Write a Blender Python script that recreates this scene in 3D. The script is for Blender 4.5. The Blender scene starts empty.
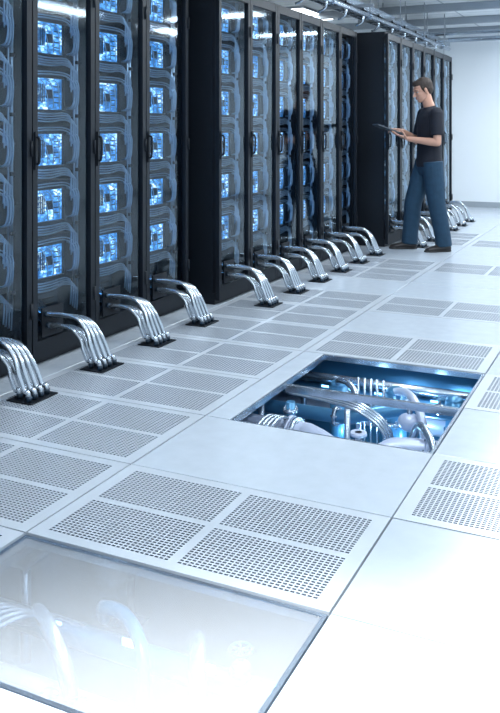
import bpy, math, random
from mathutils import Vector, Matrix
random.seed(7)
S=bpy.context.scene
COL=S.collection
try:
    S.view_settings.view_transform='Standard'
except Exception: pass

# ------------------------------------------------------------------ materials
def mat(name, col=(.5,.5,.5), rough=.5, metal=0.0, emis=None, estr=0.0, noise=0.0, nscale=8.0, bump=0.0, bscale=60.0, spec=None):
    m=bpy.data.materials.new(name); m.use_nodes=True
    nt=m.node_tree; b=nt.nodes['Principled BSDF']
    b.inputs['Base Color'].default_value=(*col,1); b.inputs['Roughness'].default_value=rough
    b.inputs['Metallic'].default_value=metal
    if spec is not None: b.inputs['Specular IOR Level'].default_value=spec
    if emis:
        b.inputs['Emission Color'].default_value=(*emis,1); b.inputs['Emission Strength'].default_value=estr
    if noise>0:
        tc=nt.nodes.new('ShaderNodeTexCoord'); n=nt.nodes.new('ShaderNodeTexNoise'); n.inputs['Scale'].default_value=nscale
        n.inputs['Detail'].default_value=5
        mx=nt.nodes.new('ShaderNodeMix'); mx.data_type='RGBA'
        mx.inputs['A'].default_value=(*[c*(1-noise) for c in col],1); mx.inputs['B'].default_value=(*[min(1,c*(1+noise)) for c in col],1)
        nt.links.new(tc.outputs['Object'],n.inputs['Vector']); nt.links.new(n.outputs['Fac'],mx.inputs['Factor']); nt.links.new(mx.outputs['Result'],b.inputs['Base Color'])
    if bump>0:
        tc=nt.nodes.new('ShaderNodeTexCoord'); n=nt.nodes.new('ShaderNodeTexNoise'); n.inputs['Scale'].default_value=bscale
        bp=nt.nodes.new('ShaderNodeBump'); bp.inputs['Strength'].default_value=bump; bp.inputs['Distance'].default_value=.01
        nt.links.new(tc.outputs['Object'],n.inputs['Vector']); nt.links.new(n.outputs['Fac'],bp.inputs['Height']); nt.links.new(bp.outputs['Normal'],b.inputs['Normal'])
    return m

M_floor=mat('floor_tile_laminate',(.465,.515,.57),.20,noise=.08,nscale=14,bump=.02,bscale=90,spec=.6)
M_perf=mat('perforated_steel',(.52,.565,.615),.24,metal=.1,noise=.04,nscale=6,spec=.6)
M_hole=mat('hole_shade',(.17,.20,.24),.6)  # grey painted into the perforations as their shade
M_black=mat('rack_black',(.006,.009,.014),.45,metal=.1,spec=.3)
M_dark=mat('chassis_dark',(.012,.026,.044),.35,metal=.4,noise=.3)
M_silver=mat('braided_silver',(.30,.42,.54),.28,metal=.9)
M_hose=mat('chrome_hose',(.50,.55,.60),.22,metal=.9)
M_white=mat('wall_paint',(.76,.81,.85),.6,noise=.02,nscale=2)
M_trim=mat('trim_grey',(.30,.34,.38),.5)
M_pipew=mat('insulated_pipe',(.50,.56,.70),.30,metal=.25,noise=.06)
M_pipeb=mat('blue_pipe',(.07,.23,.40),.28,metal=.4)
M_steel=mat('brushed_steel',(.42,.49,.57),.26,metal=.9)
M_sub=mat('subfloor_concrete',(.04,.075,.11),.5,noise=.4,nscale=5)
M_led=mat('blue_led',(.1,.4,1),.4,emis=(.2,.55,1),estr=6)
M_glow=mat('added_blue_glow',(.1,.4,1),.4,emis=(.14,.48,1),estr=11)  # added emitter, no real fitting; gives the rack interior a blue glow
M_lum=mat('luminaire',(1,1,1),.5,emis=(.93,.97,1),estr=4)
M_skin=mat('skin',(.50,.27,.19),.5)
M_hair=mat('hair_brown',(.024,.014,.010),.7,bump=.6,bscale=120)
M_shirt=mat('navy_tshirt',(.004,.006,.014),.85,bump=.25,bscale=14)
M_jeans=mat('denim',(.007,.036,.072),.85,noise=.3,nscale=20,bump=.3,bscale=16)
M_shoe=mat('shoe_leather',(.016,.013,.013),.45)
M_sole=mat('shoe_sole',(.03,.03,.03),.8)
M_eye=mat('eye_white',(.35,.33,.32),.3); M_iris=mat('iris',(.03,.02,.015),.2)
M_lip=mat('lips',(.36,.14,.12),.5)
M_tab=mat('tablet_case',(.10,.12,.14),.4,metal=.3)
M_scr=mat('tablet_screen',(.3,.4,.5),.15,emis=(.45,.6,.75),estr=.4)

def glassmat():
    m=bpy.data.materials.new('door_glass'); m.use_nodes=True; nt=m.node_tree; nt.nodes.clear()
    o=nt.nodes.new('ShaderNodeOutputMaterial'); t=nt.nodes.new('ShaderNodeBsdfTransparent'); t.inputs[0].default_value=(.82,.88,.94,1)
    g=nt.nodes.new('ShaderNodeBsdfGlossy'); g.inputs['Roughness'].default_value=.06; g.inputs[0].default_value=(.80,.92,1,1)
    f=nt.nodes.new('ShaderNodeFresnel'); f.inputs[0].default_value=1.5
    mu=nt.nodes.new('ShaderNodeMath'); mu.operation='MULTIPLY_ADD'; mu.inputs[1].default_value=.85; mu.inputs[2].default_value=.02
    mx=nt.nodes.new('ShaderNodeMixShader')
    nt.links.new(f.outputs[0],mu.inputs[0]); nt.links.new(mu.outputs[0],mx.inputs[0]); nt.links.new(t.outputs[0],mx.inputs[1]); nt.links.new(g.outputs[0],mx.inputs[2]); nt.links.new(mx.outputs[0],o.inputs[0])
    return m
M_glass=glassmat()
def hazemat():
    m=bpy.data.materials.new('added_haze'); m.use_nodes=True; nt=m.node_tree; nt.nodes.clear()  # milky haze for the panel added over the open hatch
    o=nt.nodes.new('ShaderNodeOutputMaterial'); t=nt.nodes.new('ShaderNodeBsdfTransparent'); t.inputs[0].default_value=(.94,.96,.98,1)
    d=nt.nodes.new('ShaderNodeBsdfDiffuse'); d.inputs[0].default_value=(.84,.87,.90,1)
    g=nt.nodes.new('ShaderNodeBsdfGlossy'); g.inputs['Roughness'].default_value=.12
    a=nt.nodes.new('ShaderNodeMixShader'); a.inputs[0].default_value=.17
    b=nt.nodes.new('ShaderNodeMixShader'); b.inputs[0].default_value=.05
    nt.links.new(t.outputs[0],a.inputs[1]); nt.links.new(d.outputs[0],a.inputs[2]); nt.links.new(a.outputs[0],b.inputs[1]); nt.links.new(g.outputs[0],b.inputs[2]); nt.links.new(b.outputs[0],o.inputs[0])
    return m
M_haze=hazemat()

def boardmat():
    m=bpy.data.materials.new('lit_circuit_board'); m.use_nodes=True; nt=m.node_tree; b=nt.nodes['Principled BSDF']
    b.inputs['Base Color'].default_value=(.01,.03,.06,1); b.inputs['Roughness'].default_value=.3
    tc=nt.nodes.new('ShaderNodeTexCoord'); oi=nt.nodes.new('ShaderNodeObjectInfo')
    add=nt.nodes.new('ShaderNodeVectorMath'); add.operation='ADD'
    sc=nt.nodes.new('ShaderNodeVectorMath'); sc.operation='SCALE'; sc.inputs['Scale'].default_value=3.0
    cmb=nt.nodes.new('ShaderNodeCombineXYZ')
    nt.links.new(oi.outputs['Random'],cmb.inputs[1]); nt.links.new(oi.outputs['Random'],cmb.inputs[2])
    nt.links.new(cmb.outputs[0],sc.inputs[0])
    nt.links.new(tc.outputs['Object'],add.inputs[0]); nt.links.new(sc.outputs[0],add.inputs[1])
    mp=nt.nodes.new('ShaderNodeMapping'); mp.inputs['Scale'].default_value=(30,42,95)
    v=nt.nodes.new('ShaderNodeTexVoronoi'); v.distance='CHEBYCHEV'; v.inputs['Scale'].default_value=1.0
    nt.links.new(add.outputs[0],mp.inputs[0]); nt.links.new(mp.outputs[0],v.inputs['Vector'])
    sep=nt.nodes.new('ShaderNodeSeparateColor'); nt.links.new(v.outputs['Color'],sep.inputs[0])
    n=nt.nodes.new('ShaderNodeTexNoise'); n.inputs['Scale'].default_value=11; nt.links.new(add.outputs[0],n.inputs['Vector'])
    pw=nt.nodes.new('ShaderNodeMapRange'); pw.inputs['From Min'].default_value=.30; pw.inputs['From Max'].default_value=.70; nt.links.new(n.outputs['Fac'],pw.inputs['Value'])
    mul=nt.nodes.new('ShaderNodeMath'); mul.operation='MULTIPLY'; nt.links.new(sep.outputs[0],mul.inputs[0]); nt.links.new(pw.outputs['Result'],mul.inputs[1])
    r=nt.nodes.new('ShaderNodeValToRGB'); e=r.color_ramp.elements
    e[0].position=.02; e[0].color=(.008,.07,.20,1); e[1].position=.70; e[1].color=(.72,.92,1,1)
    x=e.new(.20); x.color=(.03,.19,.50,1); x=e.new(.42); x.color=(.14,.44,.88,1)
    nt.links.new(mul.outputs[0],r.inputs[0]); nt.links.new(r.outputs[0],b.inputs['Emission Color']); b.inputs['Emission Strength'].default_value=1.9
    return m
M_board=boardmat()

# ------------------------------------------------------------------ mesh builder
class MB:
    def __init__(s): s.v=[]; s.f=[]; s.m=[]; s.sm=[]
    def box(s,a,b,m=0):
        x0,y0,z0=a; x1,y1,z1=b; n=len(s.v)
        s.v+=[(x0,y0,z0),(x1,y0,z0),(x1,y1,z0),(x0,y1,z0),(x0,y0,z1),(x1,y0,z1),(x1,y1,z1),(x0,y1,z1)]
        for q in [(0,3,2,1),(4,5,6,7),(0,1,5,4),(1,2,6,5),(2,3,7,6),(3,0,4,7)]:
            s.f.append(tuple(n+i for i in q)); s.m.append(m); s.sm.append(False)
    def quad(s,p,m=0):
        n=len(s.v); s.v+=[tuple(q) for q in p]; s.f.append((n,n+1,n+2,n+3)); s.m.append(m); s.sm.append(False)
    def rings(s,rings,m=0,cap=True,smooth=True):
        n=len(s.v); k=len(rings[0])
        for r in rings: s.v+=[tuple(p) for p in r]
        for i in range(len(rings)-1):
            for j in range(k):
                a=n+i*k+j; b=n+i*k+(j+1)%k
                s.f.append((a,b,b+k,a+k)); s.m.append(m); s.sm.append(smooth)
        if cap:
            s.f.append(tuple(n+j for j in range(k))[::-1]); s.m.append(m); s.sm.append(False)
            e=n+(len(rings)-1)*k
            s.f.append(tuple(e+j for j in range(k))); s.m.append(m); s.sm.append(False)
    def tube(s,pts,r,m=0,seg=10,sub=0,round_=False,flat=None):
        P=[Vector(p) for p in pts]; R=list(r) if hasattr(r,'__len__') else [r]*len(P)
        if sub: 
            Q=[];RR=[]
            for i in range(len(P)-1):
                p0=P[max(i-1,0)];p1=P[i];p2=P[i+1];p3=P[min(i+2,len(P)-1)]
                for j in range(sub):
                    t=j/sub
                    Q.append(.5*((2*p1)+(p2-p0)*t+(2*p0-5*p1+4*p2-p3)*t*t+(3*p1-p0-3*p2+p3)*t**3)); RR.append(R[i]*(1-t)+R[i+1]*t)
            Q.append(P[-1]);RR.append(R[-1]);P,R=Q,RR
        if round_:
            d0=(P[0]-P[1]).normalized(); d1=(P[-1]-P[-2]).normalized(); r0,r1=R[0],R[-1]
            pre=[];prr=[];post=[];por=[]
            for a in (85,60,30):
                an=math.radians(a); pre.append(P[0]+d0*r0*math.sin(an)); prr.append(r0*math.cos(an))
            for a in (30,60,85):
                an=math.radians(a); post.append(P[-1]+d1*r1*math.sin(an)); por.append(r1*math.cos(an))
            P=pre+P+post; R=prr+R+por
        T=[]
        for i in range(len(P)):
            t=P[min(i+1,len(P)-1)]-P[max(i-1,0)]
            T.append(t.normalized() if t.length>1e-9 else Vector((0,0,1)))
        u=T[0].orthogonal().normalized()
        rs=[]
        for i in range(len(P)):
            u=(u-u.dot(T[i])*T[i]).normalized(); w=T[i].cross(u)
            rs.append([P[i]+R[i]*(math.cos(2*math.pi*j/seg)*u+math.sin(2*math.pi*j/seg)*w) for j in range(seg)])
        s.rings(rs,m)
    def cyl(s,a,b,r,m=0,seg=16): s.tube([a,b],r,m,seg)
    def ell(s,c,r,m=0,seg=20,rings=12,rot=None):
        c=Vector(c); rs=[]
        for i in range(rings+1):
            th=math.pi*(i+.02 if i==0 else (i-.02 if i==rings else i))/rings
            row=[]
            for j in range(seg):
                ph=2*math.pi*j/seg
                p=Vector((r[0]*math.sin(th)*math.cos(ph),r[1]*math.sin(th)*math.sin(ph),-r[2]*math.cos(th)))
                if rot is not None: p=rot@p
                row.append(c+p)
            rs.append(row)
        s.rings(rs,m)
    def loft(s,secs,m=0,seg=28):
        rs=[[ (c[0]+c[3]*math.cos(2*math.pi*j/seg), c[1]+c[4]*math.sin(2*math.pi*j/seg), c[2]) for j in range(seg)] for c in secs]
        s.rings(rs,m)
    def mesh(s,name,mats):
        me=bpy.data.meshes.new(name); me.from_pydata(s.v,[],s.f)
        for mm in mats: me.materials.append(mm)
        me.polygons.foreach_set('material_index',s.m); me.polygons.foreach_set('use_smooth',s.sm); me.update()
        return me
    def obj(s,name,mats,loc=(0,0,0)):
        o=bpy.data.objects.new(name,s.mesh(name,mats)); o.location=loc; COL.objects.link(o); return o

H=1.25; TH=math.radians(25.4)
# ------------------------------------------------------------------ camera
cd=bpy.data.cameras.new('camera'); cam=bpy.data.objects.new('camera',cd); COL.objects.link(cam)
cam.location=(0,0,H); cam.rotation_euler=(math.radians(90),0,TH)
cd.sensor_fit='HORIZONTAL'; cd.sensor_width=36; cd.lens=36*830/500; cd.shift_y=-(356.5-130)/500; cd.clip_start=.05
S.camera=cam

# ------------------------------------------------------------------ floor
X0=-4.735; NC=8; Y0=2.03; P=.585; R0,R1=-6,20
Yb=Y0+P*R1; Yf=Y0+P*R0; XL=X0; XR=X0+NC
def cx(c): return X0+c
def ry(r): return Y0+P*r
holes={(3,2),(3,3),(3,-1)}
perf=set()
for r in (-1,0,1,2,3,4,5,6,8,9,12,13): perf.add((2,r))
for r in (0,4,6,9,12): perf.add((3,r))
for r in (1,3,7,10,13): perf.add((4,r))
fl=MB(); g=.003
def slab(x0,x1,y0,y1):
    b=.002; n=len(fl.v)
    fl.v+=[(x0,y0,-.030),(x1,y0,-.030),(x1,y1,-.030),(x0,y1,-.030),(x0,y0,-b),(x1,y0,-b),(x1,y1,-b),(x0,y1,-b),(x0+b,y0+b,0),(x1-b,y0+b,0),(x1-b,y1-b,0),(x0+b,y1-b,0)]
    for q in [(8,9,10,11),(0,1,5,4),(1,2,6,5),(2,3,7,6),(3,0,4,7),(4,5,9,8),(5,6,10,9),(6,7,11,10),(7,4,8,11),(3,2,1,0)]:
        fl.f.append(tuple(n+i for i in q)); fl.m.append(0); fl.sm.append(False)
for c in range(NC):
    for r in range(R0,R1):
        if (c,r) in holes or (c,r) in perf: continue
        slab(cx(c)+g,cx(c)+1-g,ry(r)+g,ry(r)+P-g)
PX0=cx(3)+.115
slab(cx(3)+g,PX0,ry(2)+g,ry(4)-g)
fl.obj('floor',[M_floor])
pt=MB()
def brk(total,bord,mid,n):
    L=(total-2*bord-mid)/2; out=[(g,bord,False)]; d=(L)/n
    for i in range(n): out.append((bord+i*d,bord+(i+1)*d,True))
    out.append((bord+L,bord+L+mid,False))
    for i in range(n): out.append((bord+L+mid+i*d,bord+L+mid+(i+1)*d,True))
    out.append((total-bord,total-g,False)); return out
xs=brk(1.0,.05,.028,26); ys=brk(P,.042,.024,17)
for (a,b,hx) in xs:
    for (c,d,hy) in ys:
        if hx and hy:
            ia=a+(b-a)*.14; ib=b-(b-a)*.14; ic=c+(d-c)*.22; id_=d-(d-c)*.22; z=-.006
            pt.quad([(a,c,0),(b,c,0),(ib,ic,0),(ia,ic,0)]); pt.quad([(b,c,0),(b,d,0),(ib,id_,0),(ib,ic,0)])
            pt.quad([(b,d,0),(a,d,0),(ia,id_,0),(ib,id_,0)]); pt.quad([(a,d,0),(a,c,0),(ia,ic,0),(ia,id_,0)])
            I=[(ia,ic),(ib,ic),(ib,id_),(ia,id_)]
            for k in range(4):
                p,q=I[k],I[(k+1)%4]
                pt.quad([(p[0],p[1],0),(q[0],q[1],0),(q[0],q[1],z),(p[0],p[1],z)],1)
            pt.quad([(x,y,z) for x,y in I],1)  # closed grey bottom stands for the dimness inside the hole
        else: pt.quad([(a,c,0),(b,c,0),(b,d,0),(a,d,0)])
pt.quad([(g,g,0),(g,g,-.03),(1-g,g,-.03),(1-g,g,0)]); pt.quad([(1-g,g,0),(1-g,g,-.03),(1-g,P-g,-.03),(1-g,P-g,0)])
pt.quad([(1-g,P-g,0),(1-g,P-g,-.03),(g,P-g,-.03),(g,P-g,0)]); pt.quad([(g,P-g,0),(g,P-g,-.03),(g,g,-.03),(g,g,0)])
pt.quad([(g,g,-.03),(g,P-g,-.03),(1-g,P-g,-.03),(1-g,g,-.03)])
pme=pt.mesh('perforated_floor_tile',[M_perf,M_hole])
for (c,r) in sorted(perf):
    o=bpy.data.objects.new('perforated_floor_tile',pme); o.location=(cx(c),ry(r),0); COL.objects.link(o)
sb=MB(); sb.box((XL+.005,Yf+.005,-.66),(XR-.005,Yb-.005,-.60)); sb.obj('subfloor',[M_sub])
st=MB()
for c in range(1,6):
    x=cx(c)
    for r in range(-3,7):
        y=ry(r)
        st.cyl((x,y,-.60),(x,y,-.075),.016,0,10); st.box((x-.05,y-.05,-.085),(x+.05,y+.05,-.075),0); st.box((x-.05,y-.05,-.60),(x+.05,y+.05,-.592),0)
for r in (-1,0,2,3,4):
    y=ry(r); st.box((cx(2),y-.010,-.060),(cx(3)-.03,y+.010,-.032),0); st.box((cx(4)+.03,y-.010,-.060),(cx(5),y+.010,-.032),0)
for c in (3,4): st.box((cx(c)-.018,ry(-2),-.0605),(cx(c)+.018,ry(6),-.0325),0)
st.obj('raised_floor_support_grid',[M_steel])
fr=MB()
def frame(x0,x1,y0,y1,cross=None,t=.012):
    for (a,b) in [((x0,y0,-.030),(x1,y0+t,-.004)),((x0,y1-t,-.030),(x1,y1,-.004)),((x0,y0+t,-.030),(x0+t,y1-t,-.004)),((x1-t,y0+t,-.030),(x1,y1-t,-.004))]:
        fr.box(a,b,0)
    if cross:
        fr.box((x0+t,cross-.012,-.024),(x1-t,cross+.012,-.008),0); fr.box((x0+t,cross-.003,-.045),(x1-t,cross+.003,-.024),0)
frame(PX0+.003,cx(4)-.004,ry(2)+.004,ry(4)-.004,ry(3))
frame(cx(3)+.004,cx(4)-.004,ry(-1)+.004,ry(0)-.004)
fr.obj('floor_opening_frame',[M_steel,M_floor])
gp=MB(); gp.box((cx(3)+.018,ry(-1)+.018,-.014),(cx(4)-.018,ry(0)-.018,-.006)); gp.obj('added_haze_panel',[M_haze])  # added sheet over an open hatch; its diffuse share whitens the view below

# ------------------------------------------------------------------ underfloor pipework
def flange(b,c,ax,r,m,t=.018):
    c=Vector(c); ax=Vector(ax).normalized(); b.cyl(c-ax*t/2,c+ax*t/2,r,m,18)
    u=ax.orthogonal().normalized(); w=ax.cross(u)
    for k in range(6):
        a=k*math.pi/3; p=c+(u*math.cos(a)+w*math.sin(a))*r*.82; b.cyl(p-ax*t,p+ax*t,r*.09,2,6)
def valve(b,c,r,m):
    c=Vector(c); b.ell(c,(r*1.3,r*1.3,r*1.3),m); b.cyl(c,c+Vector((0,0,r*2.4)),r*.3,2,10)
    top=c+Vector((0,0,r*2.4)); n=14; R=r*1.2
    b.tube([top+Vector((R*math.cos(2*math.pi*i/n),R*math.sin(2*math.pi*i/n),0)) for i in range(n+1)],r*.14,1,8)
    for k in range(3):
        a=k*math.pi/3; d=Vector((R*math.cos(a),R*math.sin(a),0)); b.cyl(top-d,top+d,r*.1,1,6)
MP=[M_pipew,M_pipeb,M_steel,M_led,M_dark]
b=MB(); y0=ry(2)
b.tube([(-2.2,y0+.40,-.17),(-1.50,y0+.38,-.16),(-1.36,y0+.33,-.15),(-1.20,y0+.20,-.15),(-1.06,y0+.13,-.16),(-.3,y0+.10,-.17)],.055,0,22,6)
flange(b,(-1.49,y0+.382,-.16),(1,-.1,0),.075,0); flange(b,(-1.46,y0+.378,-.16),(1,-.1,0),.073,2); flange(b,(-.99,y0+.125,-.162),(1,0,0),.072,0); flange(b,(-.965,y0+.123,-.162),(1,0,0),.07,2)
b.tube([(-2.2,y0+.18,-.30),(-1.40,y0+.18,-.30),(-1.25,y0+.22,-.28),(-1.12,y0+.34,-.24),(-1.06,y0+.42,-.20),(-.92,y0+.46,-.17),(-.3,y0+.46,-.17)],.044,0,20,6)
flange(b,(-1.08,y0+.39,-.215),(.5,.8,.2),.062,2); flange(b,(-.86,y0+.46,-.17),(1,0,0),.06,0)
b.ell((-1.14,y0+.32,-.18),(.065,.05,.05),2); b.cyl((-1.14,y0+.32,-.18),(-1.14,y0+.32,-.085),.016,2,12); b.cyl((-1.14,y0+.32,-.10),(-1.14,y0+.32,-.085),.036,0,16)
b.tube([(-2.2,y0+.54,-.26),(-.3,y0+.54,-.26)],.045,1,18); flange(b,(-1.22,y0+.54,-.26),(1,0,0),.06,2)
b.tube([(-2.2,y0+.02,-.36),(-.3,y0+.02,-.36)],.05,1,18)
b.cyl((-1.54,y0+.50,-.59),(-1.54,y0+.50,-.06),.022,1,16); flange(b,(-1.54,y0+.50,-.10),(0,0,1),.036,2)
b.cyl((-1.26,y0+.52,-.59),(-1.26,y0+.52,-.06),.014,2,12)
b.tube([(-1.0,y0+.56,-.3),(-.93,y0+.52,-.10),(-.86,y0+.42,-.08),(-.80,y0+.3,-.14),(-.78,y0+.1,-.35)],.018,2,12,6)
b.tube([(-1.6,y0+.10,-.2),(-1.45,y0+.12,-.12),(-1.30,y0+.08,-.10),(-1.15,y0+.04,-.16),(-1.1,y0+.0,-.3)],.020,2,12,6)
for i in range(4): b.tube([(-1.60+.022*i,y0+.05,-.2-.02*i),(-1.58+.022*i,y0+.2,-.09),(-1.56+.022*i,y0+.34,-.08),(-1.56+.02*i,y0+.55,-.25)],.007,2,10,6)
y0=ry(3)
b.tube([(-2.2,y0+.12,-.17),(-1.40,y0+.12,-.17),(-1.25,y0+.14,-.15),(-1.10,y0+.22,-.13),(-.95,y0+.28,-.13),(-.3,y0+.28,-.13)],.034,1,18,6)
flange(b,(-1.38,y0+.12,-.17),(1,0,0),.048,2)
for x,r_ in ((-1.47,.05),(-1.16,.055),(-.86,.045)): 
    b.cyl((x,y0+.42,-.59),(x,y0+.42,-.11),r_,1,22); b.ell((x,y0+.42,-.11),(r_,r_,r_*.6),1); flange(b,(x,y0+.42,-.15),(0,0,1),r_*1.2,2); flange(b,(x,y0+.42,-.26),(0,0,1),r_*1.2,2)
b.tube([(-1.47,y0+.40,-.10),(-1.44,y0+.34,-.06),(-1.36,y0+.28,-.06),(-1.30,y0+.22,-.14),(-1.30,y0+.2,-.5)],.016,2,14,6)
b.tube([(-1.16,y0+.40,-.10),(-1.08,y0+.32,-.07),(-1.0,y0+.2,-.08),(-.94,y0+.10,-.16),(-.92,y0+.1,-.5)],.020,0,14,6)
b.tube([(-2.2,y0+.54,-.12),(-.3,y0+.54,-.12)],.024,2,18); b.tube([(-2.2,y0+.57,-.20),(-.3,y0+.57,-.20)],.04,1,18); b.tube([(-2.2,y0+.64,-.32),(-.3,y0+.64,-.32)],.06,0,18)
b.tube([(-2.2,y0+.03,-.30),(-.3,y0+.05,-.30)],.045,0,18)
b.ell((-1.02,y0+.16,-.16),(.06,.045,.045),0); b.cyl((-1.02,y0+.16,-.16),(-1.02,y0+.16,-.07),.014,2,12)
valve(b,(-.90,y0+.26,-.11),.022,2)
for i in range(4): b.tube([(-1.62,y0+.06+.025*i,-.07),(-1.40,y0+.05+.03*i,-.08),(-1.22,y0+.02+.03*i,-.10),(-1.10,y0+.02+.03*i,-.2),(-1.08,y0+.03*i,-.4)],.008,2,8,5)
for i in range(5): b.cyl((-1.38+.035*i,y0+.47,-.58),(-1.38+.035*i,y0+.47,-.07),.007,2,8)
for i in range(6): b.box((-1.6+.15*i,y0+.500,-.16),(-1.56+.15*i,y0+.505,-.150),3)
b.box((-2.2,y0+.80,-.58),(-.3,y0+.84,-.10),1)
b.obj('underfloor_pipework',MP)
# front pit
b=MB(); y0=ry(-1)
b.tube([(-2.0,y0+.44,-.16),(-1.60,y0+.42,-.14),(-1.50,y0+.36,-.07),(-1.40,y0+.30,-.08),(-1.32,y0+.26,-.16),(-1.28,y0+.24,-.4)],.022,2,18,6)
b.tube([(-1.45,y0+.60,-.2),(-1.38,y0+.50,-.10),(-1.26,y0+.44,-.07),(-1.16,y0+.36,-.12),(-1.12,y0+.30,-.4)],.018,1,18,6)
b.tube([(-1.15,y0+.6,-.2),(-1.05,y0+.45,-.08),(-.97,y0+.30,-.07),(-.88,y0+.15,-.14),(-.8,y0-.1,-.3)],.022,2,18,6)
b.tube([(-2.0,y0+.2,-.20),(-.3,y0+.22,-.20)],.030,1,18); flange(b,(-1.35,y0+.207,-.20),(1,0,0),.05,2); flange(b,(-.98,y0+.215,-.20),(1,0,0),.045,2)
b.tube([(-2.0,y0+.52,-.22),(-.3,y0+.52,-.22)],.035,1,18)
b.tube([(-2.0,y0+.36,-.28),(-.3,y0+.36,-.28)],.030,0,18)
b.tube([(-2.0,y0+.02,-.28),(-.3,y0+.02,-.28)],.05,0,18)
for i in range(5): b.tube([(-1.70+.03*i,y0-.1,-.3),(-1.68+.03*i,y0+.15,-.10),(-1.64+.03*i,y0+.35,-.08),(-1.6+.04*i,y0+.6,-.25)],.006,2,10,6)
valve(b,(-.92,y0+.44,-.12),.024,2); valve(b,(-1.20,y0+.14,-.15),.022,2)
for x in (-1.55,-1.30,-1.05,-.84): b.box((x,y0+.47,-.17),(x+.04,y0+.475,-.15),3)
b.box((-2.0,y0-.2,-.42),(-.3,y0+.75,-.40),1)
b.obj('underfloor_coolant_loop',MP)

# ------------------------------------------------------------------ room shell
ZC=2.92
def shell(name,a,b,m):
    q=MB(); q.box(a,b); return q.obj(name,[m])
shell('wall_back',(XL-.1,Yb,-.60),(XR+.1,Yb+.1,ZC),M_white)
shell('wall_front',(XL-.1,Yf-.1,-.60),(XR+.1,Yf,ZC),M_white)
shell('wall_left',(XL-.1,Yf,-.60),(XL,Yb,ZC),M_white)
shell('wall_right',(XR,Yf,-.60),(XR+.1,Yb,ZC),M_white)
def ceilmat():
    m=mat('ceiling_tiles',(.72,.76,.79),.7); nt=m.node_tree; b=nt.nodes['Principled BSDF']
    tc=nt.nodes.new('ShaderNodeTexCoord'); br=nt.nodes.new('ShaderNodeTexBrick'); br.offset=0; br.inputs['Scale'].default_value=1.0
    br.inputs['Brick Width'].default_value=1.2; br.inputs['Row Height'].default_value=.6; br.inputs['Mortar Size'].default_value=.012
    br.inputs['Color1'].default_value=(.74,.77,.79,1); br.inputs['Color2'].default_value=(.78,.81,.83,1); br.inputs['Mortar'].default_value=(.4,.44,.48,1)
    nt.links.new(tc.outputs['Object'],br.inputs['Vector']); nt.links.new(br.outputs['Color'],b.inputs['Base Color']); return m
shell('ceiling',(XL-.1,Yf-.1,ZC),(XR+.1,Yb+.1,ZC+.1),ceilmat())
shell('baseboard_back',(XL+.01,Yb-.02,.0),(XR-.01,Yb,.09),M_trim)
shell('trim_1',(XL+.01,Yb-.06,ZC-.06),(XR-.01,Yb,ZC-.001),M_trim)
wp=MB()
for i in range(7): wp.box((XL+.55+1.2*i,Yb-.006,.09),(XL+.558+1.2*i,Yb,ZC-.09),0)
wp.obj('trim_2',[M_trim])
cb=MB()
for y in (11.0,12.4): cb.box((XL+.01,y,ZC-.10),(XR-.01,y+.08,ZC-.001),0)
cb.obj('ceiling_beam',[M_trim])
def lum(x,y,w,l,e):
    q=MB(); q.box((-w/2,-l/2,.0),(w/2,l/2,.03),0); q.box((-w/2-.02,-l/2-.02,.012),(w/2+.02,l/2+.02,.04),1)
    o=q.obj('ceiling_light_panel',[M_lum,M_trim],(x,y,ZC-.041))
    ld=bpy.data.lights.new('panel_light','AREA'); ld.shape='RECTANGLE'; ld.size=w; ld.size_y=l; ld.energy=e; ld.color=(.86,.94,1)
    lo=bpy.data.objects.new('panel_light',ld); lo.location=(x,y,ZC-.06); COL.objects.link(lo)
for y,e in ((.2,15),(2.4,30),(4.6,40),(6.8,38),(9.0,38),(11.6,52)): lum(-1.3,y,.3,1.3,e)
for y,e in ((.2,15),(2.4,26),(4.6,36),(6.8,36),(9.0,38),(11.6,52)): lum(1.2,y,.3,1.3,e)
for y in (10.5,12.9): lum(-.1,y,1.2,.3,34)
lum(-4.3,7.6,.3,1.2,20); lum(-4.3,11,.3,1.2,20)
q=MB(); q.cyl((0,0,0),(0,0,.06),.12,1,24); q.cyl((0,0,-.004),(0,0,.0),.10,0,24); q.obj('added_fade_lamp',[M_lum,M_trim],(-.26,.54,ZC-.062))  # invented fixture that goes with the added foreground spot
sd=bpy.data.lights.new('added_fade_spot','SPOT'); sd.energy=1750; sd.spot_size=math.radians(71); sd.spot_blend=.6; sd.shadow_soft_size=.10; sd.color=(.97,.99,1)  # added spot, overexposes the near floor so it fades to white
so=bpy.data.objects.new('added_fade_spot',sd); so.location=(-.26,.54,ZC-.09); COL.objects.link(so)
for (x,y,z,e) in [(-1.3,ry(2)+.45,-.46,4),(-.9,ry(2)+.3,-.40,4),(-1.3,ry(3)+.28,-.38,4.5),(-.98,ry(3)+.32,-.34,4.5),(-1.3,ry(3)+.47,-.07,.25),(-.98,ry(3)+.47,-.07,.25),(-1.2,ry(-1)+.3,-.36,2)]:
    ld=bpy.data.lights.new('pit_light','POINT'); ld.energy=e; ld.color=(.42,.72,1); ld.shadow_soft_size=.03
    lo=bpy.data.objects.new('pit_light',ld); lo.location=(x,y,z); COL.objects.link(lo)
w=bpy.data.worlds.new('world'); S.world=w; w.use_nodes=True; w.node_tree.nodes['Background'].inputs[0].default_value=(.5,.6,.7,1); w.node_tree.nodes['Background'].inputs[1].default_value=.3

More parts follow.
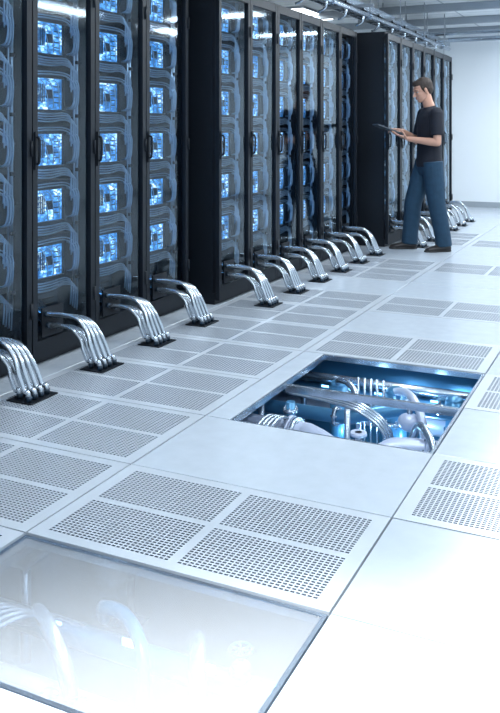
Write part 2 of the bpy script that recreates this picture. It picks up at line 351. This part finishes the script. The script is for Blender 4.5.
# ------------------------------------------------------------------ server rack
W=.545; RH=2.30; D=.95
rk=MB()  # mats: 0 black,1 glass,2 silver,3 board,4 dark,5 led,6 hose,7 added glow
rk.box((-D,.001,0),(-.005,W-.001,.08),0)
rk.box((-D,.001,RH-.06),(-.002,W-.001,RH),0)
rk.box((-D,.001,.08),(-.02,.014,RH-.06),0); rk.box((-D,W-.014,.08),(-.02,W-.001,RH-.06),0)
rk.box((-D,.014,.08),(-D+.015,W-.014,RH-.06),0)
rk.box((-.06,.014,.08),(-.012,.04,RH-.06),0); rk.box((-.06,W-.03,.08),(-.012,W-.014,RH-.06),0)
rk.box((-.030,.040,.30),(-.022,.046,RH-.12),7)  # unseen behind the stile, added to throw blue on the tubes
sw=.042
rk.box((0,.004,.03),(.032,sw,RH-.02),0); rk.box((0,W-sw,.03),(.032,W-.004,RH-.02),0)
rk.box((0,sw,.03),(.030,W-sw,.13),0); rk.box((0,sw,RH-.08),(.030,W-sw,RH-.02),0)
rk.quad([(.014,sw,.13),(.014,W-sw,.13),(.014,W-sw,RH-.08),(.014,sw,RH-.08)],1)
rk.box((.032,.012,1.04),(.042,.034,1.24),0); rk.tube([(.042,.023,1.07),(.058,.023,1.085),(.060,.023,1.195),(.042,.023,1.21)],.007,0,8,4)
for z in (.3,1.15,2.0): rk.cyl((.036,W-.012,z-.04),(.036,W-.012,z+.04),.008,0,8)
xf=-.085
for n in range(6):
    zc=.525+.31*n
    if zc+.12>RH-.07: zc-=.012
    rk.box((-.85,.045,zc-.128),(xf,W-.035,zc+.128),4)
    ya,yb,za,zb=.150,.375,zc-.092,zc+.082
    rk.box((xf,ya-.012,za-.012),(xf+.025,yb+.012,za),0); rk.box((xf,ya-.012,zb),(xf+.025,yb+.012,zb+.012),0)
    rk.box((xf,ya-.012,za),(xf+.012,ya,zb),0); rk.box((xf,yb,za),(xf+.025,yb+.012,zb),0)
    rk.box((xf,ya,za),(xf+.008,yb,zb),3)
    rk.box((xf+.008,ya+.09,zc-.03),(xf+.016,ya+.14,zc+.02),4)
    for k in range(5): rk.box((xf+.008,ya+.012+.014*k,zc-.05),(xf+.014,ya+.016+.014*k,zc+.05),4)
    for k in range(4): rk.box((xf+.008,ya+.155,zc-.055+.03*k),(xf+.014,ya+.205,zc-.049+.03*k),4)
    for k in range(3): rk.tube([(xf+.01,ya+.03+.06*k,zb-.01),(xf+.035,ya+.04+.06*k,zc+.05),(xf+.035,ya+.07+.05*k,zc-.03),(xf+.02,ya+.09+.05*k,za+.01)],.003,2,6,4)
    rk.box((xf,.055,zc-.09),(xf+.02,.130,zc+.09),4)
    for k in range(5): rk.box((xf+.02,.065,zc-.07+.03*k),(xf+.022,.12,zc-.064+.03*k),0)
    for k in range(4):
        z1=zc-.113-.014*k
        rk.tube([(xf+.005,.10,z1+.02),(xf+.040,.13,z1),(xf+.045,.24,z1-.004),(xf+.045,.36,z1+.002*k),(xf+.05,.404+.017*k,z1-.03),(xf+.05,.407+.019*k,z1-.09),(xf+.045,.407+.019*k,z1-.16)],.0052,2,8,4)
    for k in range(2):
        z1=zc+.100+.014*k
        rk.tube([(xf+.005,.10,z1-.01),(xf+.035,.14,z1),(xf+.038,.26,z1+.004),(xf+.038,.37,z1),(xf+.045,.41+.02*k,z1-.03),(xf+.04,.42+.02*k,z1-.09)],.0045,2,8,4)
    for k in range(3):
        rk.tube([(xf+.02,.407+.022*k,zc+.085),(xf+.06,.412+.022*k,zc+.065),(xf+.062,.424+.018*k,zc),(xf+.055,.412+.022*k,zc-.07),(xf+.02,.407+.022*k,zc-.085)],.0052,2,8,4)
rk.cyl((xf+.03,.485,.30),(xf+.03,.485,RH-.08),.009,2,10); rk.cyl((xf+.028,.462,.30),(xf+.028,.462,RH-.08),.006,2,10)
for z in [.4+.155*i for i in range(12)]: rk.box((xf+.01,.472,z-.010),(xf+.045,.500,z+.010),0)
rk.box((-.85,.05,.09),(-.20,W-.05,.36),4)
for k in range(6): rk.box((-.20,.08,.13+.035*k),(-.195,W-.09,.14+.035*k),0)
# hose bundle leaving the door and dropping in the floor
rk.box((.028,.070,.145),(.038,.245,.30),0)
def hose(y,z,xr,yd,rad=.0115):
    pts=[(-.12,y+.03,z+.06),(-.06,y+.01,z+.03),(.02,y,z),(xr*.45,y+.002,z+.004),(xr*.66,y+.006,z-.012),(xr*.80,y+.012,z*.72),(xr*.88,yd-.006,z*.46),(xr*.95,yd,z*.20),(xr,yd+.004,.045),(xr+.006,yd+.005,.006)]
    rk.tube(pts,rad,6,12,5)
    rk.cyl((.036,y,z),(.056,y,z),rad*1.4,4,12)
    rk.cyl((xr+.006,yd+.005,.004),(xr+.004,yd+.005,.030),rad*1.3,4,12)
for k in range(4): hose(.095+.036*k,.268-.010*k,.375,.105+.042*k)
for k in range(3): hose(.113+.036*k,.205-.010*k,.305,.125+.042*k)
rk.box((.27,.085,.0),(.415,.275,.005),0)
rme=rk.mesh('server_rack',[M_black,M_glass,M_silver,M_board,M_dark,M_led,M_hose,M_glow])
def row(x,y0,n,w):
    for i in range(n):
        o=bpy.data.objects.new('server_rack',rme); o.location=(x,y0+i*w,.001); o.scale=(1,w/W,1); COL.objects.link(o)
row(-2.34*H,4.07*H-.55*6,6,.55)
row(-2.215*H,4.2*H,6,.525)
row(-2.0*H,6.9*H,6,.545)

# overhead cable tray + pipes (one suspended service run)
op=MB(); x0,x1=-3.10,-2.80; z=2.58
for x in (x0,x1): op.box((x-.01,1.8,z),(x+.01,13.3,z+.07),0)
for i in range(40): op.box((x0,1.9+.29*i,z),(x1,1.93+.29*i,z+.015),0)
for i in range(10):
    for x in (x0,x1): op.cyl((x,2.2+1.2*i,z+.07),(x,2.2+1.2*i,ZC),.006,1,6)
for k in range(6): op.tube([(x0+.05+.04*k,1.8+1.9*i,z+.03+.012*((i+k)%2)) for i in range(7)],.014,2,8,3)
for (x,zz,r) in ((-2.60,2.44,.028),(-2.72,2.50,.02)):
    op.cyl((x,1.8,zz),(x,12.3,zz),r,0,14)
    for i in range(9): flange(op,(x,2.6+1.15*i,zz),(0,1,0),r*1.6,0)
for i in range(9):
    y=2.4+1.2*i; op.box((-3.12,y,2.545),(-2.56,y+.03,2.575),1); op.cyl((-2.60,y+.015,2.44),(-2.60,y+.015,ZC),.007,1,6)
for i in range(12):
    y=5.45+.545*i; op.tube([(-2.60,y,2.44),(-2.60,y,2.37),(-2.64,y,2.335),(-2.68,y,2.325)],.011,0,8,4)
    op.cyl((-2.60,y,2.44),(-2.60,y,2.50),.009,2,8); op.cyl((-2.60,y,2.50),(-2.60,y,2.508),.03,1,12)
op.cyl((-4.6,12.55,2.60),(3.1,12.55,2.60),.035,0,14); op.cyl((-4.6,12.75,2.72),(3.1,12.75,2.72),.025,0,14)
for x in (-3,-1,1): op.cyl((x,12.55,2.60),(x,12.55,ZC),.006,1,6)
op.obj('overhead_pipework',[M_steel,M_trim,M_black])

# ------------------------------------------------------------------ man
man=bpy.data.objects.new('man',None); COL.objects.link(man); man.empty_display_size=.1
FOOT=Vector((-1.65*H,6.87*H,0.001))
man.location=FOOT; man.rotation_euler=(0,0,math.radians(180)+TH+math.radians(8))
def remeshed(b,name,m,vox=.006,sm=6,parent=man):
    o=b.obj('tmp',[m]); md=o.modifiers.new('r','REMESH'); md.mode='VOXEL'; md.voxel_size=vox
    if sm: s=o.modifiers.new('s','SMOOTH'); s.iterations=sm; s.factor=.5
    bpy.context.view_layer.update()
    dg=bpy.context.evaluated_depsgraph_get(); me=bpy.data.meshes.new_from_object(o.evaluated_get(dg)); 
    bpy.data.objects.remove(o)
    me.materials.clear(); me.materials.append(m)
    for p in me.polygons: p.use_smooth=True; p.material_index=0
    r=bpy.data.objects.new(name,me); COL.objects.link(r); r.parent=parent; return r
V=Vector
HC=V((.025,0,1.665)); HR=Matrix.Rotation(math.radians(22),3,'Y')
def hp(x,y,z): return HC+HR@V((x,y,z))
def hand(b,wr,d,n,s,curl,spread=.0):
    d=V(d).normalized(); n=V(n).normalized(); s=V(s).normalized()
    rs=[]
    for t,wd,th in ((-.02,.024,.020),(.01,.027,.018),(.04,.037,.017),(.07,.041,.015),(.095,.040,.012),(.102,.034,.007)):
        c=wr+d*t; rs.append([c+s*wd*math.cos(a)+n*th*math.sin(a) for a in [2*math.pi*j/16 for j in range(16)]])
    b.rings(rs)
    for i,(off,L) in enumerate(((.031,.074),(.0105,.083),(-.0105,.077),(-.030,.060))):
        p=wr+d*.085+s*off; pts=[p]; a=0; dd=(d+s*off*spread*8).normalized()
        for k,q in enumerate((.030/L,.42,.30,.24)):
            if k: a+=curl[min(i,len(curl)-1)]
            v=dd*math.cos(a)+n*math.sin(a); p=p+v*L*q; pts.append(p)
        b.tube(pts,[.0088,.0086,.0080,.0074,.0064],0,12,2,True)
def thumb(b,pts): b.tube(pts,[.013,.0105,.0095,.0078],0,12,3,True)
t=V((.94,0,.34)).normalized(); nrm=V((-.34,0,.94)).normalized(); P0=V((.28,0,1.215))
TC=P0+t*.13
wL=P0+t*(-.085)+V((0,.085,0))-nrm*.030
wR=P0+t*(-.06)+V((0,-.10,0))+nrm*.050
shL=V((-.055,.185,1.42)); elL=V((-.045,.245,1.12)); shR=V((-.055,-.185,1.42)); elR=V((-.01,-.255,1.13))
b=MB()
b.ell(hp(-.012,0,.03),(.098,.076,.088),rot=HR); b.ell(hp(.028,0,-.035),(.066,.060,.083),rot=HR)
b.ell(hp(.062,0,-.092),(.028,.030,.022),rot=HR); b.ell(hp(.030,0,-.075),(.055,.052,.035),rot=HR)
b.tube([hp(.083,0,.018),hp(.097,0,-.008),hp(.112,0,-.030)],[.008,.010,.0125],0,12,3,True)
for s in(-1,1):
    b.ell(hp(.100,s*.011,-.034),(.009,.008,.007),rot=HR)
    b.tube([hp(.082,s*.012,.022),hp(.082,s*.034,.026),hp(.066,s*.052,.018)],[.009,.009,.007],0,10,3,True)
    b.ell(hp(.062,s*.038,-.028),(.022,.018,.018),rot=HR)
    b.ell(hp(-.008,s*.078,-.012),(.017,.008,.031),rot=HR); b.ell(hp(-.004,s*.074,-.030),(.010,.010,.012),rot=HR)
    b.tube([hp(-.02,s*.055,-.04),hp(.02,s*.050,-.085),hp(.055,s*.025,-.1)],[.016,.014,.014],0,10,3,True)
b.ell(hp(.086,0,-.058),(.013,.022,.007),rot=HR); b.ell(hp(.083,0,-.070),(.012,.019,.007),rot=HR)
b.tube([(-.065,0,1.40),(-.055,0,1.47),(-.030,0,1.54),(-.005,0,1.62)],[.066,.060,.056,.055],0,20,4,True)
tor=[(-.045,0,.80,.085,.13),(-.045,0,.86,.112,.160),(-.045,0,.95,.112,.160),(-.045,0,1.05,.100,.145),(-.048,0,1.18,.108,.155),(-.055,0,1.30,.118,.172),(-.06,0,1.39,.108,.178),(-.062,0,1.44,.082,.145),(-.062,0,1.475,.055,.08)]
b.loft(tor)
hL=(-.05,.085,.90); kL=(-.085,.110,.50); aL=(-.155,.130,.10); hR_=(-.04,-.085,.90); kR=(.085,-.105,.50); aR=(.125,-.120,.10)
b.tube([hL,kL,aL],[.080,.052,.036],0,18,5,True); b.tube([hR_,kR,aR],[.080,.052,.036],0,18,5,True)
for sh,el,wr in((shL,elL,wL),(shR,elR,wR)):
    b.ell(sh,(.055,.052,.055))
    m1=sh.lerp(el,.45); m2=el.lerp(wr,.28); m3=el.lerp(wr,.65)
    b.tube([sh,m1,el],[.050,.046,.037],0,16,4,True); b.tube([el,m2,m3,wr],[.038,.041,.033,.024],0,16,3,True)
hand(b,wL,t,nrm,V((0,1,0)),[.12,.12,.12,.12],.3)
thumb(b,[wL+t*.025+V((0,.025,0)),wL+t*.055+V((0,.050,0))+nrm*.012,wL+t*.085+V((0,.052,0))+nrm*.038,wL+t*.105+V((0,.034,0))+nrm*.046])
dR=(t*1.0+V((0,.28,0))-nrm*.18).normalized(); sR=V((0,1,0)); sR=(sR-sR.dot(dR)*dR).normalized(); nR=-(dR.cross(sR)).normalized(); 
if nR.dot(nrm)>0: nR=-nR
hand(b,wR,dR,nR,sR,[.18,.38,.45,.5],.2)
thumb(b,[wR+dR*.025+sR*.025,wR+dR*.055+sR*.048+nR*.008,wR+dR*.080+sR*.055+nR*.016,wR+dR*.105+sR*.050+nR*.02])
remeshed(b,'body',M_skin,.0045,3)
b=MB()
for s in(-1,1):
    b.ell(hp(.071,s*.033,.000),(.012,.014,.008),0,rot=HR); b.ell(hp(.0815,s*.034,-.001),(.003,.006,.006),1,rot=HR)
    b.tube([hp(.093,s*.014,.020),hp(.090,s*.034,.026),hp(.074,s*.054,.020)],[.003,.0038,.0025],2,8,3,True)
b.ell(hp(.098,0,-.058),(.004,.020,.0035),3,rot=HR); b.ell(hp(.095,0,-.068),(.004,.017,.004),3,rot=HR)
o=b.obj('face_details',[M_eye,M_iris,M_hair,M_lip]); o.parent=man
b=MB()
b.ell(hp(-.024,0,.040),(.102,.083,.090),rot=HR); b.ell(hp(-.052,0,.0),(.064,.076,.075),rot=HR)
b.ell(hp(.018,0,.088),(.066,.056,.032),rot=HR); b.ell(hp(.040,.004,.080),(.046,.050,.026),rot=HR)
for s in(-1,1): b.tube([hp(.018,s*.070,.03),hp(.012,s*.072,.0),hp(.010,s*.070,-.022)],[.012,.008,.005],0,10,3,True)
hair=remeshed(b,'hair',M_hair,.005,3)
HRi=HR.transposed()
for v in hair.data.vertices:
    q=HRi@(v.co-HC)
    if q.x>.03 and q.z<.060:
        k=min(1,(q.x-.03)/.02); v.co=HC+HR@V((q.x*(1-.30*k),q.y*(1-.16*k),q.z))
b=MB()
b.loft([(-.047,0,.865,.128,.176),(-.047,0,.90,.130,.178),(-.047,0,1.0,.122,.170),(-.048,0,1.1,.120,.165),(-.050,0,1.2,.122,.170),(-.055,0,1.30,.130,.186),(-.06,0,1.39,.122,.193),(-.062,0,1.44,.096,.160),(-.062,0,1.48,.066,.088)])
for sh,el in((shL,elL),(shR,elR)):
    b.ell(sh,(.070,.062,.064)); e=sh.lerp(el,.76); b.tube([sh,sh.lerp(el,.4),e],[.068,.068,.068],0,18,3)
b.tube([(-.062,0,1.44),(-.050,0,1.495)],[.074,.068],0,20)
remeshed(b,'tshirt',M_shirt,.006,5)
b=MB()
b.loft([(-.045,0,.79,.10,.150),(-.045,0,.84,.122,.170),(-.045,0,.90,.124,.171),(-.045,0,.97,.116,.164)])
for h,k,a in((hL,kL,aL),(hR_,kR,aR)):
    h,k,a=V(h),V(k),V(a); e=a+V((0,0,-.045))
    b.tube([h+V((0,0,.02)),h.lerp(k,.5),k,k.lerp(a,.4),k.lerp(a,.8),e],[.110,.106,.092,.088,.084,.086],0,20,4)
remeshed(b,'jeans',M_jeans,.007,4)
b=MB(); b.loft([(-.045,0,.925,.121,.170),(-.045,0,.955,.121,.170)]); o=b.obj('belt',[M_shoe]); o.parent=man
for a,rz,nm in((V(aL),math.radians(8),'shoe_l'),(V(aR),math.radians(-10),'shoe_r')):
    b=MB(); c,s_=math.cos(rz),math.sin(rz)
    def fp(x,y,z): return V((a.x+x*c-y*s_,a.y+x*s_+y*c,z))
    rs=[]
    for (x,w_,h_,zc) in((-.078,.016,.018,.035),(-.070,.033,.034,.040),(-.04,.040,.044,.046),(.0,.040,.048,.050),(.05,.041,.040,.042),(.10,.046,.032,.034),(.15,.047,.026,.028),(.19,.036,.021,.024),(.208,.014,.012,.020)):
        rs.append([fp(x,w_*math.cos(q),max(.004,zc+h_*math.sin(q))) for q in [2*math.pi*j/18 for j in range(18)]])
    b.rings(rs); b.tube([fp(-.005,0,.06),fp(-.01,0,.115)],[.046,.047],0,18)
    remeshed(b,nm,M_shoe,.005,3)
    b=MB(); b.rings([[fp(x*1.02+.005,y,z) for x,y in [( -.08,-.018),(-.05,-.036),(0,-.040),(.06,-.041),(.12,-.048),(.17,-.042),(.205,-.016),(.205,.016),(.17,.042),(.12,.048),(.06,.041),(0,.040),(-.05,.036),(-.08,.018)]] for z in (.0,.018)],smooth=False)
    o=b.obj(nm+'_sole',[M_sole]); o.parent=man
b=MB(); R=Matrix((t,V((0,1,0)),nrm)).transposed()
def bevbox(lx,ly,lz,z0,m,r=.012):
    pts=[]
    for sx,sy,a0 in((1,1,0),(-1,1,90),(-1,-1,180),(1,-1,270)):
        for k in range(5):
            a=math.radians(a0+k*22.5); pts.append((sx*(lx-r)+r*math.cos(a),sy*(ly-r)+r*math.sin(a)))
    b.rings([[R@V((x,y,z)) for x,y in pts] for z in (z0,z0+lz)],m,True,False)
bevbox(.14,.105,.010,-.005,0); bevbox(.130,.095,.001,.005,1,.005)
tb=b.obj('tablet_computer',[M_tab,M_scr])
mw=Matrix.Translation(FOOT)@Matrix.Rotation(man.rotation_euler[2],4,'Z')
tb.matrix_world=mw@Matrix.Translation(TC)
